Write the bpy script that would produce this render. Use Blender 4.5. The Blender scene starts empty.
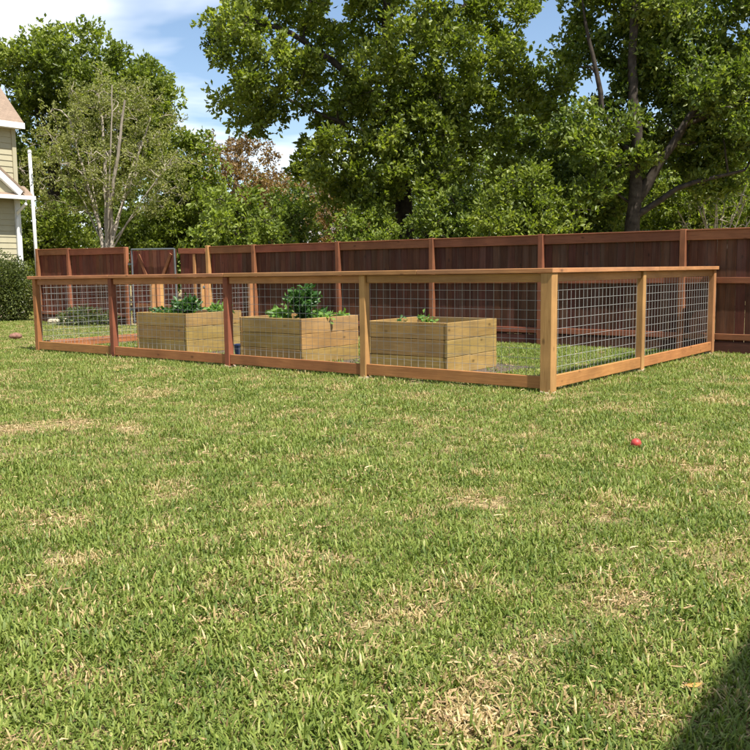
import bpy, bmesh, math, random
import numpy as np
from mathutils import Vector, Matrix
R = math.radians
random.seed(7); rng = np.random.default_rng(11)
scn = bpy.context.scene; col = scn.collection

# ------------------------------------------------------------------ camera
CAM_H = 1.30; FPX = 905.0; PITCH = R(6.6267); ROLL = R(-0.6148)
X = Vector((1, 0, 0)); U = Vector((0, math.sin(PITCH), math.cos(PITCH))); F = Vector((0, math.cos(PITCH), -math.sin(PITCH)))
RT = math.cos(ROLL) * X + math.sin(ROLL) * U; UP = -math.sin(ROLL) * X + math.cos(ROLL) * U
cam = bpy.data.cameras.new('camera'); camo = bpy.data.objects.new('camera', cam); col.objects.link(camo)
cam.sensor_width = 36; cam.lens = FPX / 750 * 36; cam.clip_start = 0.05; cam.clip_end = 3000
camo.matrix_world = Matrix(((RT.x, UP.x, -F.x, 0), (RT.y, UP.y, -F.y, 0), (RT.z, UP.z, -F.z, CAM_H), (0, 0, 0, 1)))
scn.camera = camo

# ------------------------------------------------------------------ sun, sky, exposure
SUN_EL = R(60); SH = Vector((0.655, -0.755, 0)).normalized()
SUN = Vector((SH.x * math.cos(SUN_EL), SH.y * math.cos(SUN_EL), math.sin(SUN_EL)))
sl = bpy.data.lights.new('sun', 'SUN'); sl.energy = 5.0; sl.angle = R(0.5); sl.color = (1, 0.95, 0.86)
so = bpy.data.objects.new('sun', sl); col.objects.link(so)
so.rotation_euler = SUN.to_track_quat('Z', 'Y').to_euler(); so.location = (0, 0, 30)
w = bpy.data.worlds.new('World'); scn.world = w; w.use_nodes = True
nt = w.node_tree; N = nt.nodes; N.clear(); Lk = nt.links.new
sky = N.new('ShaderNodeTexSky'); sky.sky_type = 'NISHITA'; sky.sun_disc = False
sky.sun_elevation = SUN_EL; sky.sun_rotation = math.atan2(SH.x, SH.y); sky.altitude = 150; sky.air_density = 1.0; sky.dust_density = 0.6; sky.ozone_density = 1.5
tc = N.new('ShaderNodeTexCoord'); sep = N.new('ShaderNodeSeparateXYZ'); Lk(tc.outputs['Generated'], sep.inputs[0])
def wmath(op, a, b=None):
    n = N.new('ShaderNodeMath'); n.operation = op
    for i, v in enumerate((a, b)):
        if v is None: continue
        if isinstance(v, (int, float)): n.inputs[i].default_value = v
        else: Lk(v, n.inputs[i])
    return n.outputs[0]
zz = wmath('ADD', wmath('MAXIMUM', sep.outputs[2], 0.0), 0.10)
cmb = N.new('ShaderNodeCombineXYZ'); Lk(wmath('DIVIDE', sep.outputs[0], zz), cmb.inputs[0]); Lk(wmath('DIVIDE', sep.outputs[1], zz), cmb.inputs[1])
mp = N.new('ShaderNodeMapping'); mp.inputs['Location'].default_value = (3.1, 1.7, 0); Lk(cmb.outputs[0], mp.inputs[0])
cn = N.new('ShaderNodeTexNoise'); cn.inputs['Scale'].default_value = 0.75; cn.inputs['Detail'].default_value = 5; cn.inputs['Roughness'].default_value = 0.55; cn.inputs['Distortion'].default_value = 0.3
Lk(mp.outputs[0], cn.inputs['Vector'])
cr = N.new('ShaderNodeValToRGB'); cr.color_ramp.elements[0].position = 0.46; cr.color_ramp.elements[1].position = 0.66
Lk(cn.outputs[0], cr.inputs[0])
cm = N.new('ShaderNodeMix'); cm.data_type = 'RGBA'; Lk(wmath('MULTIPLY', cr.outputs[0], 0.92), cm.inputs[0]); Lk(sky.outputs[0], cm.inputs[6]); cm.inputs[7].default_value = (8.3, 8.55, 9.0, 1)
bg = N.new('ShaderNodeBackground'); bg.inputs[1].default_value = 0.092; Lk(cm.outputs[2], bg.inputs[0])
wo = N.new('ShaderNodeOutputWorld'); Lk(bg.outputs[0], wo.inputs[0])
scn.render.engine = 'CYCLES'
vs = scn.view_settings; vs.view_transform = 'Standard'; vs.look = 'None'; vs.gamma = 1; vs.use_curve_mapping = False; vs.exposure = 0.92
cy = scn.cycles; cy.max_bounces = 5; cy.diffuse_bounces = 2; cy.glossy_bounces = 2; cy.transmission_bounces = 3; cy.transparent_max_bounces = 4; cy.caustics_reflective = False; cy.caustics_refractive = False

# ------------------------------------------------------------------ measuring: pixel of the 750 px photograph -> place
def ray(px, py):
    return ((px - 375) / FPX) * RT + ((375 - py) / FPX) * UP + F
def ground(px, py, z=0.0):
    r = ray(px, py); t = (z - CAM_H) / r.z; return Vector((r.x * t, r.y * t, z))
def at_depth(px, py, Y):
    r = ray(px, py); t = Y / r.y; return Vector((r.x * t, Y, CAM_H + r.z * t))
C0 = Vector((1.809, 9.388, 0)); D1 = Vector((-0.79005, 0.61304, 0)); D2 = Vector((0.61304, 0.79005, 0))
ROT = math.atan2(-0.61304, 0.79005)          # local X = -D1 (to the right), local Y = D2 (away)
def PT(s, t, z=0): return C0 + s * D1 + t * D2 + Vector((0, 0, z))

# ------------------------------------------------------------------ helpers
def tag(o, label=None, cat=None, group=None, kind=None):
    if label: o['label'] = label
    if cat: o['category'] = cat
    if group: o['group'] = group
    if kind: o['kind'] = kind
    return o
def empty(name, loc, rz=0):
    o = bpy.data.objects.new(name, None); col.objects.link(o); o.location = loc; o.rotation_euler = (0, 0, rz); o.empty_display_size = 0.2; return o
def link(name, me, mat=None, parent=None, loc=(0, 0, 0), rot=(0, 0, 0)):
    o = bpy.data.objects.new(name, me); col.objects.link(o)
    if mat is not None and not me.materials: me.materials.append(mat)
    if parent: o.parent = parent
    o.location = loc; o.rotation_euler = rot; return o
def box_mesh(sx, sy, sz, bev=0.004, jit=0.0):
    bm = bmesh.new(); bmesh.ops.create_cube(bm, size=1)
    for v in bm.verts: v.co = Vector((v.co.x * sx, v.co.y * sy, v.co.z * sz)) + Vector((random.uniform(-jit, jit), random.uniform(-jit, jit), random.uniform(-jit, jit)))
    if bev: bmesh.ops.bevel(bm, geom=bm.edges[:], offset=min(bev, 0.3 * min(sx, sy, sz)), segments=1, affect='EDGES')
    me = bpy.data.meshes.new('box'); bm.to_mesh(me); bm.free(); return me
def box(name, c, s, mat, parent=None, rot=(0, 0, 0), bev=0.004, jit=0.0):
    return link(name, box_mesh(*s, bev, jit), mat, parent, c, rot)
def arr_mesh(name, V, Fc, n=3, attr=None):
    V = np.asarray(V, dtype=np.float32); Fc = np.asarray(Fc, dtype=np.int32)
    me = bpy.data.meshes.new(name); me.vertices.add(len(V)); me.vertices.foreach_set('co', V.ravel())
    me.loops.add(Fc.size); me.loops.foreach_set('vertex_index', Fc.ravel())
    me.polygons.add(len(Fc)); me.polygons.foreach_set('loop_start', np.arange(0, Fc.size, n, dtype=np.int32))
    if attr:
        for k, a in attr.items():
            at = me.attributes.new(k, 'FLOAT', 'POINT'); at.data.foreach_set('value', np.asarray(a, dtype=np.float32))
    me.update(calc_edges=True); return me
class MB:
    def __init__(s): s.v = []; s.f = []
    def add(s, vs_, fs):
        b = len(s.v); s.v += [tuple(p) for p in vs_]; s.f += [tuple(b + i for i in f) for f in fs]
    def box(s, c, d):
        x, y, z = d[0] / 2, d[1] / 2, d[2] / 2
        s.add([(c[0] + i * x, c[1] + j * y, c[2] + k * z) for i in (-1, 1) for j in (-1, 1) for k in (-1, 1)],
              [(0, 1, 3, 2), (4, 6, 7, 5), (0, 4, 5, 1), (2, 3, 7, 6), (0, 2, 6, 4), (1, 5, 7, 3)])
    def prism(s, pts, d):     # closed polygon pts (3D) extruded by vector d
        n = len(pts); d = Vector(d); a = [Vector(p) for p in pts]
        s.add(a + [p + d for p in a], [tuple(range(n)), tuple(range(2 * n - 1, n - 1, -1))] + [(i, i + n, (i + 1) % n + n, (i + 1) % n) for i in range(n)])
    def tube(s, pts, rad, k=8):
        pts = [Vector(p) for p in pts]; rr = rad if hasattr(rad, '__len__') else [rad] * len(pts); b = len(s.v)
        for i, p in enumerate(pts):
            d = (pts[min(i + 1, len(pts) - 1)] - pts[max(i - 1, 0)]).normalized()
            ref = Vector((0, 0, 1)) if abs(d.z) < 0.9 else Vector((1, 0, 0)); a = d.cross(ref).normalized(); c = d.cross(a)
            for j in range(k): th = 2 * math.pi * j / k; s.v.append(tuple(p + rr[i] * (math.cos(th) * a + math.sin(th) * c)))
        for i in range(len(pts) - 1):
            for j in range(k): s.f.append((b + i * k + j, b + i * k + (j + 1) % k, b + (i + 1) * k + (j + 1) % k, b + (i + 1) * k + j))
        s.f.append(tuple(b + j for j in range(k - 1, -1, -1))); s.f.append(tuple(b + (len(pts) - 1) * k + j for j in range(k)))
    def build(s, name, mat, parent=None, loc=(0, 0, 0), rot=(0, 0, 0), smooth=False):
        me = bpy.data.meshes.new(name); me.from_pydata(s.v, [], s.f)
        bm = bmesh.new(); bm.from_mesh(me); bmesh.ops.recalc_face_normals(bm, faces=bm.faces[:]); bm.to_mesh(me); bm.free()
        if smooth: me.polygons.foreach_set('use_smooth', [True] * len(me.polygons))
        return link(name, me, mat, parent, loc, rot)

# ------------------------------------------------------------------ materials
def newmat(name):
    m = bpy.data.materials.new(name); m.use_nodes = True; t = m.node_tree; t.nodes.clear()
    out = t.nodes.new('ShaderNodeOutputMaterial'); p = t.nodes.new('ShaderNodeBsdfPrincipled'); t.links.new(p.outputs[0], out.inputs[0])
    return m, t, p, out
def ramp(t, fac, stops):
    r = t.nodes.new('ShaderNodeValToRGB'); e = r.color_ramp.elements
    while len(e) < len(stops): e.new(0.5)
    for i, (p, c) in enumerate(stops): e[i].position = p; e[i].color = (*c, 1)
    t.links.new(fac, r.inputs[0]); return r.outputs[0]
def noise(t, vec, scale, detail=4, rough=0.55, dist=0.0):
    n = t.nodes.new('ShaderNodeTexNoise'); n.inputs['Scale'].default_value = scale; n.inputs['Detail'].default_value = detail; n.inputs['Roughness'].default_value = rough; n.inputs['Distortion'].default_value = dist
    if vec is not None: t.links.new(vec, n.inputs['Vector'])
    return n.outputs[0]
def mix(t, fac, a, b, mode='MIX'):
    n = t.nodes.new('ShaderNodeMix'); n.data_type = 'RGBA'; n.blend_type = mode
    for i, v in ((0, fac), (6, a), (7, b)):
        if isinstance(v, (int, float)): n.inputs[i].default_value = v
        elif isinstance(v, tuple): n.inputs[i].default_value = (*v, 1)
        else: t.links.new(v, n.inputs[i])
    return n.outputs[2]
def tmath(t, op, a, b=None):
    n = t.nodes.new('ShaderNodeMath'); n.operation = op
    for i, v in enumerate((a, b)):
        if v is None: continue
        if isinstance(v, (int, float)): n.inputs[i].default_value = v
        else: t.links.new(v, n.inputs[i])
    return n.outputs[0]
def bump(t, p, h, strength=0.3, dist=0.01):
    b = t.nodes.new('ShaderNodeBump'); b.inputs['Strength'].default_value = strength; b.inputs['Distance'].default_value = dist
    t.links.new(h, b.inputs['Height']); t.links.new(b.outputs[0], p.inputs['Normal'])
def wood(name, light, dark, axis, rough=0.75, var=0.25, knots=True, grey=0.0):
    m, t, p, o = newmat(name); n = t.nodes
    tcn = n.new('ShaderNodeTexCoord'); oi = n.new('ShaderNodeObjectInfo')
    off = n.new('ShaderNodeVectorMath'); off.operation = 'ADD'
    sc = n.new('ShaderNodeVectorMath'); sc.operation = 'SCALE'; sc.inputs[3].default_value = 37.0
    cx = n.new('ShaderNodeCombineXYZ')
    for i in range(3): t.links.new(oi.outputs['Random'], cx.inputs[i])
    t.links.new(cx.outputs[0], sc.inputs[0]); t.links.new(tcn.outputs['Object'], off.inputs[0]); t.links.new(sc.outputs[0], off.inputs[1])
    mpp = n.new('ShaderNodeMapping'); s = [1, 1, 1]; s['xyz'.index(axis)] = 0.06; mpp.inputs['Scale'].default_value = s; t.links.new(off.outputs[0], mpp.inputs[0])
    g1 = noise(t, mpp.outputs[0], 60, 5, 0.6, 0.6); g2 = noise(t, off.outputs[0], 2.2, 3)
    mid = tuple((a + b) / 2 for a, b in zip(light, dark))
    c1 = ramp(t, g1, [(0.25, dark), (0.5, mid), (0.75, light)])
    c2 = ramp(t, g2, [(0.3, (0.72, 0.70, 0.70)), (0.7, (1.12, 1.1, 1.08))])
    c = mix(t, 1.0, c1, c2, 'MULTIPLY')
    if knots:
        mk = n.new('ShaderNodeMapping'); s2 = [1, 1, 1]; s2['xyz'.index(axis)] = 0.55; mk.inputs['Scale'].default_value = s2; t.links.new(off.outputs[0], mk.inputs[0])
        vo = n.new('ShaderNodeTexVoronoi'); vo.inputs['Scale'].default_value = 5.5; t.links.new(mk.outputs[0], vo.inputs['Vector'])
        kf = ramp(t, vo.outputs['Distance'], [(0.05, (1, 1, 1)), (0.13, (0, 0, 0))])
        c = mix(t, tmath(t, 'MULTIPLY', kf, 0.75), c, tuple(x * 0.35 for x in dark))
    hs = n.new('ShaderNodeHueSaturation'); t.links.new(c, hs.inputs['Color'])
    t.links.new(tmath(t, 'ADD', tmath(t, 'MULTIPLY', oi.outputs['Random'], var * 2), 1 - var), hs.inputs['Value'])
    wn = n.new('ShaderNodeTexWhiteNoise'); wn.noise_dimensions = '1D'; t.links.new(oi.outputs['Random'], wn.inputs['W'])
    t.links.new(tmath(t, 'ADD', tmath(t, 'MULTIPLY', wn.outputs[0], 0.024), 0.488), hs.inputs['Hue'])
    res = hs.outputs[0]
    if grey: res = mix(t, tmath(t, 'MULTIPLY', ramp(t, noise(t, mpp.outputs[0], 9, 4), [(0.45, (0, 0, 0)), (0.7, (1, 1, 1))]), grey), res, (0.30, 0.25, 0.20))
    t.links.new(res, p.inputs['Base Color']); p.inputs['Roughness'].default_value = rough; p.inputs['Specular IOR Level'].default_value = 0.25
    bump(t, p, g1, 0.35, 0.004); return m
def plain(name, c, rough=0.6, metal=0.0, vary=0.2, scale=8, spec=0.4):
    m, t, p, o = newmat(name); tcn = t.nodes.new('ShaderNodeTexCoord')
    g = noise(t, tcn.outputs['Object'], scale, 5)
    t.links.new(ramp(t, g, [(0.3, tuple(x * (1 - vary) for x in c)), (0.7, tuple(min(1, x * (1 + vary)) for x in c))]), p.inputs['Base Color'])
    p.inputs['Roughness'].default_value = rough; p.inputs['Metallic'].default_value = metal; p.inputs['Specular IOR Level'].default_value = spec
    bump(t, p, g, 0.2, 0.005); return m
def leafmat(name, stops, trans=0.35, rough=0.5):
    m, t, p, o = newmat(name); n = t.nodes
    a = n.new('ShaderNodeAttribute'); a.attribute_name = 'rnd'
    geo = n.new('ShaderNodeNewGeometry'); big = noise(t, geo.outputs['Position'], 0.9, 1)
    f = tmath(t, 'ADD', tmath(t, 'MULTIPLY', a.outputs['Fac'], 0.62), tmath(t, 'MULTIPLY', big, 0.42))
    c = ramp(t, f, stops); t.links.new(c, p.inputs['Base Color']); p.inputs['Roughness'].default_value = rough; p.inputs['Specular IOR Level'].default_value = 0.35
    tr = n.new('ShaderNodeBsdfTranslucent'); t.links.new(mix(t, 1.0, c, (1.5, 1.6, 0.6), 'MULTIPLY'), tr.inputs[0])
    ms = n.new('ShaderNodeMixShader'); ms.inputs[0].default_value = trans; t.links.new(p.outputs[0], ms.inputs[1]); t.links.new(tr.outputs[0], ms.inputs[2]); t.links.new(ms.outputs[0], o.inputs[0]); return m
TAN = ((0.50, 0.265, 0.11), (0.36, 0.17, 0.065)); RED = ((0.42, 0.185, 0.07), (0.29, 0.115, 0.042)); CAPC = ((0.47, 0.24, 0.095), (0.33, 0.15, 0.06))
PICK = ((0.112, 0.040, 0.020), (0.052, 0.019, 0.011)); PICKRED = ((0.17, 0.050, 0.027), (0.085, 0.025, 0.015)); FPOST = ((0.30, 0.118, 0.058), (0.19, 0.068, 0.033)); BEDC = ((0.40, 0.262, 0.088), (0.24, 0.148, 0.046))
REDPOST = ((0.32, 0.13, 0.058), (0.21, 0.078, 0.034))
M = {}
for nm, c in dict(tan=TAN, red=RED, cap=CAPC, fpost=FPOST, bed=BEDC).items():
    for ax in 'xyz': M[nm + ax] = wood(nm + '_wood_' + ax, *c, ax, var=0.12, grey=0.15 if nm in ('cap', 'bed') else 0)
M['redpostz'] = wood('red_post_wood', *REDPOST, 'z', var=0.12)
M['picketred'] = wood('red_picket_wood', *PICKRED, 'z', var=0.22, grey=0.1)
M['picket'] = wood('picket_wood', *PICK, 'z', var=0.25, grey=0.12)
M['kick'] = wood('kickboard_wood', (0.10, 0.04, 0.026), (0.05, 0.02, 0.014), 'x', var=0.15)
M['wire'] = plain('galvanised_wire', (0.40, 0.40, 0.38), 0.5, 0.25, 0.12, 30)
M['steel'] = plain('grey_steel', (0.13, 0.145, 0.155), 0.55, 0.3, 0.15, 12)
M['concrete'] = plain('concrete', (0.36, 0.29, 0.21), 0.9, 0, 0.2, 25)
M['white'] = plain('white_paint', (0.78, 0.78, 0.76), 0.5, 0, 0.05, 3)
M['soil'] = plain('soil', (0.055, 0.038, 0.025), 0.95, 0, 0.5, 40)
M['bark'] = plain('oak_bark', (0.050, 0.041, 0.033), 0.95, 0, 0.45, 9, 0.1)
M['palebark'] = plain('pale_bark', (0.36, 0.31, 0.25), 0.9, 0, 0.25, 6, 0.1)
M['glass'] = plain('window_glass', (0.03, 0.035, 0.04), 0.06, 0, 0.1, 2, 0.5)
M['oak'] = leafmat('oak_leaf', [(0.1, (0.045, 0.068, 0.010)), (0.5, (0.145, 0.188, 0.026)), (0.9, (0.33, 0.365, 0.08))], 0.45, 0.42)
M['oak2'] = leafmat('dark_oak_leaf', [(0.1, (0.036, 0.060, 0.009)), (0.5, (0.108, 0.152, 0.024)), (0.9, (0.285, 0.325, 0.07))], 0.42, 0.42)
M['lime'] = leafmat('fresh_leaf', [(0.1, (0.075, 0.11, 0.016)), (0.5, (0.17, 0.22, 0.036)), (0.9, (0.31, 0.36, 0.08))], 0.42)
M['olive'] = leafmat('olive_leaf', [(0.1, (0.11, 0.125, 0.032)), (0.5, (0.22, 0.235, 0.07)), (0.9, (0.36, 0.36, 0.14))], 0.4)
M['russet'] = leafmat('russet_leaf', [(0.1, (0.11, 0.058, 0.018)), (0.5, (0.20, 0.115, 0.038)), (0.9, (0.29, 0.20, 0.075))], 0.3)
M['veg'] = leafmat('vegetable_leaf', [(0.1, (0.025, 0.075, 0.02)), (0.5, (0.05, 0.125, 0.03)), (0.9, (0.10, 0.20, 0.05))], 0.3, 0.4)
M['veglight'] = leafmat('lettuce_leaf', [(0.1, (0.09, 0.19, 0.03)), (0.5, (0.16, 0.29, 0.06)), (0.9, (0.26, 0.40, 0.10))], 0.35, 0.4)
M['hedge'] = leafmat('hedge_leaf', [(0.1, (0.035, 0.052, 0.014)), (0.5, (0.085, 0.11, 0.03)), (0.9, (0.19, 0.215, 0.065))], 0.35, 0.65)

# lawn material: thatch with green, straw and soil flecks
def lawnmat():
    m, t, p, o = newmat('lawn_turf'); g = t.nodes.new('ShaderNodeNewGeometry'); v = g.outputs['Position']
    fine = noise(t, v, 70, 4, 0.75); med = noise(t, v, 7, 4, 0.6); bigc = noise(t, v, 0.9, 4, 0.6)
    c = ramp(t, fine, [(0.32, (0.05, 0.05, 0.02)), (0.46, (0.14, 0.135, 0.045)), (0.58, (0.26, 0.22, 0.09)), (0.74, (0.46, 0.36, 0.18))])
    d = ramp(t, fine, [(0.32, (0.12, 0.08, 0.045)), (0.48, (0.36, 0.245, 0.14)), (0.70, (0.62, 0.46, 0.28))])
    f = ramp(t, tmath(t, 'ADD', tmath(t, 'MULTIPLY', med, 0.6), tmath(t, 'MULTIPLY', bigc, 0.4)), [(0.47, (0.12, 0.12, 0.12)), (0.64, (0.85, 0.85, 0.85))])
    t.links.new(mix(t, f, c, d), p.inputs['Base Color']); p.inputs['Roughness'].default_value = 0.95; p.inputs['Specular IOR Level'].default_value = 0.1
    bump(t, p, fine, 0.8, 0.02); return m
M['lawn'] = lawnmat()
def grassmat():
    m, t, p, o = newmat('grass_blade'); n = t.nodes
    a = n.new('ShaderNodeAttribute'); a.attribute_name = 'rnd'
    hgt = n.new('ShaderNodeAttribute'); hgt.attribute_name = 'hgt'
    dr = n.new('ShaderNodeAttribute'); dr.attribute_name = 'dry'; dr.attribute_type = 'INSTANCER'
    geo = n.new('ShaderNodeNewGeometry'); big = noise(t, geo.outputs['Position'], 2.6, 1, 0.6)
    green = ramp(t, tmath(t, 'ADD', tmath(t, 'MULTIPLY', a.outputs['Fac'], 0.55), tmath(t, 'MULTIPLY', big, 0.48)),
                 [(0.08, (0.035, 0.078, 0.013)), (0.42, (0.142, 0.195, 0.033)), (0.74, (0.265, 0.315, 0.07)), (0.95, (0.40, 0.42, 0.13))])
    straw = ramp(t, a.outputs['Fac'], [(0.0, (0.32, 0.22, 0.10)), (0.5, (0.53, 0.40, 0.20)), (1.0, (0.66, 0.54, 0.31))])
    w1 = n.new('ShaderNodeTexWhiteNoise'); w1.noise_dimensions = '1D'; t.links.new(a.outputs['Fac'], w1.inputs['W'])
    isdry = tmath(t, 'LESS_THAN', w1.outputs[0], dr.outputs['Fac'])
    c = mix(t, isdry, green, straw)
    t.links.new(c, p.inputs['Base Color']); p.inputs['Roughness'].default_value = 0.55; p.inputs['Specular IOR Level'].default_value = 0.3
    tr = n.new('ShaderNodeBsdfTranslucent'); t.links.new(mix(t, 1.0, c, (1.2, 1.3, 0.7), 'MULTIPLY'), tr.inputs[0])
    ms = n.new('ShaderNodeMixShader'); ms.inputs[0].default_value = 0.3; t.links.new(p.outputs[0], ms.inputs[1]); t.links.new(tr.outputs[0], ms.inputs[2]); t.links.new(ms.outputs[0], o.inputs[0]); return m
M['grass'] = grassmat()

# ================================================================== SETTING
me = arr_mesh('lawn', [(-900, -300, 0), (900, -300, 0), (900, 1500, 0), (-900, 1500, 0)], [(0, 1, 2, 3)], 4)
tag(link('lawn', me, M['lawn']), kind='structure')

BEDS = [(1.74, 2.96, 0.72, 1.94), (4.02, 5.24, 0.62, 1.84), (6.78, 8.0, 0.92, 2.14)]    # s0, s1, t0, t1
BED_H = 0.645
# mulch sheets round the beds
def mulch(k, s0, s1, t0, t1):
    pts = []; n = 40; sx, st = (s1 - s0) / 2, (t1 - t0) / 2
    for i in range(n):
        th = 2 * math.pi * i / n; c, s = math.cos(th), math.sin(th)
        q = 1 / max(abs(c), abs(s)) ** 0.8; j = 1 + random.uniform(-0.07, 0.07)
        pts.append((-(s0 + s1) / 2 + c * q * sx * j, (t0 + t1) / 2 + s * q * st * j, 0))
    mb = MB(); mb.add(pts, [tuple(range(n))]); o = mb.build('mulch_ground', M['mulch'], None, PT(0, 0, 0.004 + 0.001 * k), (0, 0, ROT)); tag(o, kind='structure')
M['mulch'] = plain('mulch', (0.085, 0.062, 0.045), 0.95, 0, 0.6, 45)
for k, (a, b, c, d) in enumerate(BEDS): mulch(k, a - 0.62, b + 0.3, c - 0.4, d + 0.45)

# grass: instanced tufts on points
def tuft_mesh(nb, lo, hi, wd, spread):
    V = []; Fc = []; rn = []; hg = []
    for b in range(nb):
        x, y = rng.normal(0, spread, 2); th = rng.uniform(0, 2 * math.pi); tilt = rng.uniform(0.25, 1.75); L = rng.uniform(lo, hi); wv = wd * rng.uniform(0.7, 1.3)
        d = np.array([math.cos(th), math.sin(th)]); pd = np.array([-d[1], d[0]]); q = rng.random(); b0 = len(V); z = 0.0; xy = np.array([x, y]); tl = tilt * 0.45
        for i, (f, ww) in enumerate(((0, 0.8), (0.38, 1.0), (0.75, 0.7), (1.0, 0.05))):
            if i: seg = L * (0.38, 0.37, 0.25)[i - 1]; xy = xy + d * math.sin(tl) * seg; z += math.cos(tl) * seg; tl += tilt * 0.42
            for sgn in (-1, 1): V.append((*(xy + pd * sgn * wv * ww / 2), max(z, 0.0) - 0.004)); rn.append(q); hg.append(f)
        for i in range(3): o = b0 + 2 * i; Fc += [(o, o + 1, o + 3), (o, o + 3, o + 2)]
    me = arr_mesh('grass_tuft', V, Fc, 3, {'rnd': rn, 'hgt': hg}); me.materials.append(M['grass']); return me
def strawmat():
    m, t, p, o = newmat('straw_blade'); a = t.nodes.new('ShaderNodeAttribute'); a.attribute_name = 'rnd'
    t.links.new(ramp(t, a.outputs['Fac'], [(0.0, (0.20, 0.13, 0.065)), (0.5, (0.40, 0.28, 0.145)), (1.0, (0.58, 0.44, 0.25))]), p.inputs['Base Color']); p.inputs['Roughness'].default_value = 0.7; p.inputs['Specular IOR Level'].default_value = 0.2; return m
M['straw'] = strawmat()
def litter_mesh(nb):
    V = []; Fc = []; rn = []
    for b in range(nb):
        x, y = rng.normal(0, 0.055, 2); th = rng.uniform(0, 6.28); L = rng.uniform(0.02, 0.06); wv = rng.uniform(0.002, 0.0055); z = rng.uniform(0.002, 0.014); q = rng.random(); b0 = len(V); k = rng.normal(0, 0.5); up = rng.uniform(-0.05, 0.22)
        for i in range(3):
            f = i / 2; a = th + k * f; c = np.array([x + math.cos(a) * L * f, y + math.sin(a) * L * f]); pd = np.array([-math.sin(a), math.cos(a)]) * wv * (0.5, 0.6, 0.12)[i]
            for sg in (-1, 1): V.append((*(c + sg * pd), max(0.001, z + up * L * math.sin(f * 2.4) + sg * wv * 0.3))); rn.append(q)
        for i in range(2): o = b0 + 2 * i; Fc += [(o, o + 1, o + 3), (o, o + 3, o + 2)]
    me = arr_mesh('straw_tuft', V, Fc, 3, {'rnd': rn}); me.materials.append(M['straw']); return me
tcol = bpy.data.collections.new('grass_tufts')
for i in range(3): tcol.objects.link(bpy.data.objects.new('straw_tuft', litter_mesh(20)))
for i in range(8): tcol.objects.link(bpy.data.objects.new('grass_tuft', tuft_mesh(20, 0.018, 0.058, 0.0066, 0.045)))
DRY = [(15, 430, .45), (75, 424, .3), (55, 521, .2), (170, 498, .16), (182, 465, .13), (455, 718, .2), (480, 505, .25), (605, 519, .14), (625, 600, .22), (600, 553, .12), (75, 680, .16), (285, 672, .12),
       (692, 556, .12), (360, 625, .12), (300, 590, .1), (20, 590, .14), (515, 660, .12), (640, 712, .14), (420, 612, .12), (130, 430, .2), (330, 560, .12), (660, 425, .14), (700, 470, .2), (560, 640, .12), (233, 615, .1)]
drypts = [(ground(a, b), r * 0.6) for a, b, r in DRY]
def vnoise(xy, cell, seed):
    g = np.random.default_rng(seed).random((256, 256)); p = xy / cell; i = np.floor(p).astype(int); f = p - i; f = f * f * (3 - 2 * f); i %= 256; j = (i + 1) % 256
    return (g[i[:, 0], i[:, 1]] * (1 - f[:, 0]) + g[j[:, 0], i[:, 1]] * f[:, 0]) * (1 - f[:, 1]) + (g[i[:, 0], j[:, 1]] * (1 - f[:, 0]) + g[j[:, 0], j[:, 1]] * f[:, 0]) * f[:, 1]
def grass_points():
    out = []
    for y0, y1, dens in ((1.6, 3.5, 900), (3.5, 6, 620), (6, 10, 390), (10, 16, 240), (16, 34, 100)):
        hw = 0.5 * y1 + 1.3; n = int((y1 - y0) * 2 * hw * dens); p = np.stack([rng.uniform(-hw, hw, n), rng.uniform(y0, y1, n)], 1)
        out.append(p[np.abs(p[:, 0]) < 0.5 * p[:, 1] + 1.3])
    p = np.concatenate(out); q = p - np.array([C0.x, C0.y]); s = q @ np.array([D1.x, D1.y]); t = q @ np.array([D2.x, D2.y])
    keep = np.ones(len(p), bool)
    for a, b, c, d in BEDS: keep &= ~((s > a - 0.45) & (s < b + 0.15) & (t > c - 0.22 - 0.12 * np.sin(s * 9)) & (t < d + 0.25 + 0.1 * np.sin(s * 7)) & (rng.random(len(p)) < 0.93))
    keep &= ~((t > 5.3) & (t < 5.5))                      # under the tall fence
    keep &= ~((t > 5.5) & (s < 17.9))                     # the lawn behind it is not seen
    keep &= ~((np.abs(t) < 0.06) & (s > -0.1) & (s < 9.5) & (rng.random(len(p)) < 0.75)) & ~((np.abs(s) < 0.06) & (t > 0) & (t < 5.2) & (rng.random(len(p)) < 0.75))
    dry = 0.06 + 0.62 * np.clip((vnoise(p, 0.45, 1) * 0.35 + vnoise(p, 0.13, 2) * 0.65 - 0.54) * 3.6, 0, 1)
    bare = np.zeros(len(p))
    for c, r in drypts:
        dd = np.hypot(p[:, 0] - c.x, (p[:, 1] - c.y)) / (r * (0.6 + 0.8 * vnoise(p, 0.08, 5))); dry += 0.75 * np.exp(-dd ** 2); bare = np.maximum(bare, np.exp(-dd ** 2))
    inside = (s > 0) & (s < 9.5) & (t > 0) & (t < 5.3); dry = np.where(inside, dry * 0.35, dry)
    keep &= rng.random(len(p)) > bare * 0.5 + 0.35 * np.clip(vnoise(p, 0.3, 8) * 2 - 1.25, 0, 1)
    sc = rng.uniform(0.7, 1.2, len(p)) * (1 - 0.3 * bare) * (0.8 + 0.4 * vnoise(p, 0.4, 9)) * np.where(p[:, 1] > 10, 1.15, 1)
    idx = rng.integers(0, 8, len(p)); lit = rng.random(len(p)) < np.where(inside, 0.01, 0.02 + 0.08 * np.clip(dry - 0.2, 0, 1) + 0.45 * bare); idx = np.where(lit, rng.integers(8, 11, len(p)), idx)
    return p[keep], np.clip(dry, 0, 0.97)[keep], sc[keep], idx[keep]
gp, gd, gs, gx = grass_points()
gme = bpy.data.meshes.new('grass'); gme.vertices.add(len(gp)); gme.vertices.foreach_set('co', np.concatenate([gp, np.zeros((len(gp), 1))], 1).astype(np.float32).ravel())
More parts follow.
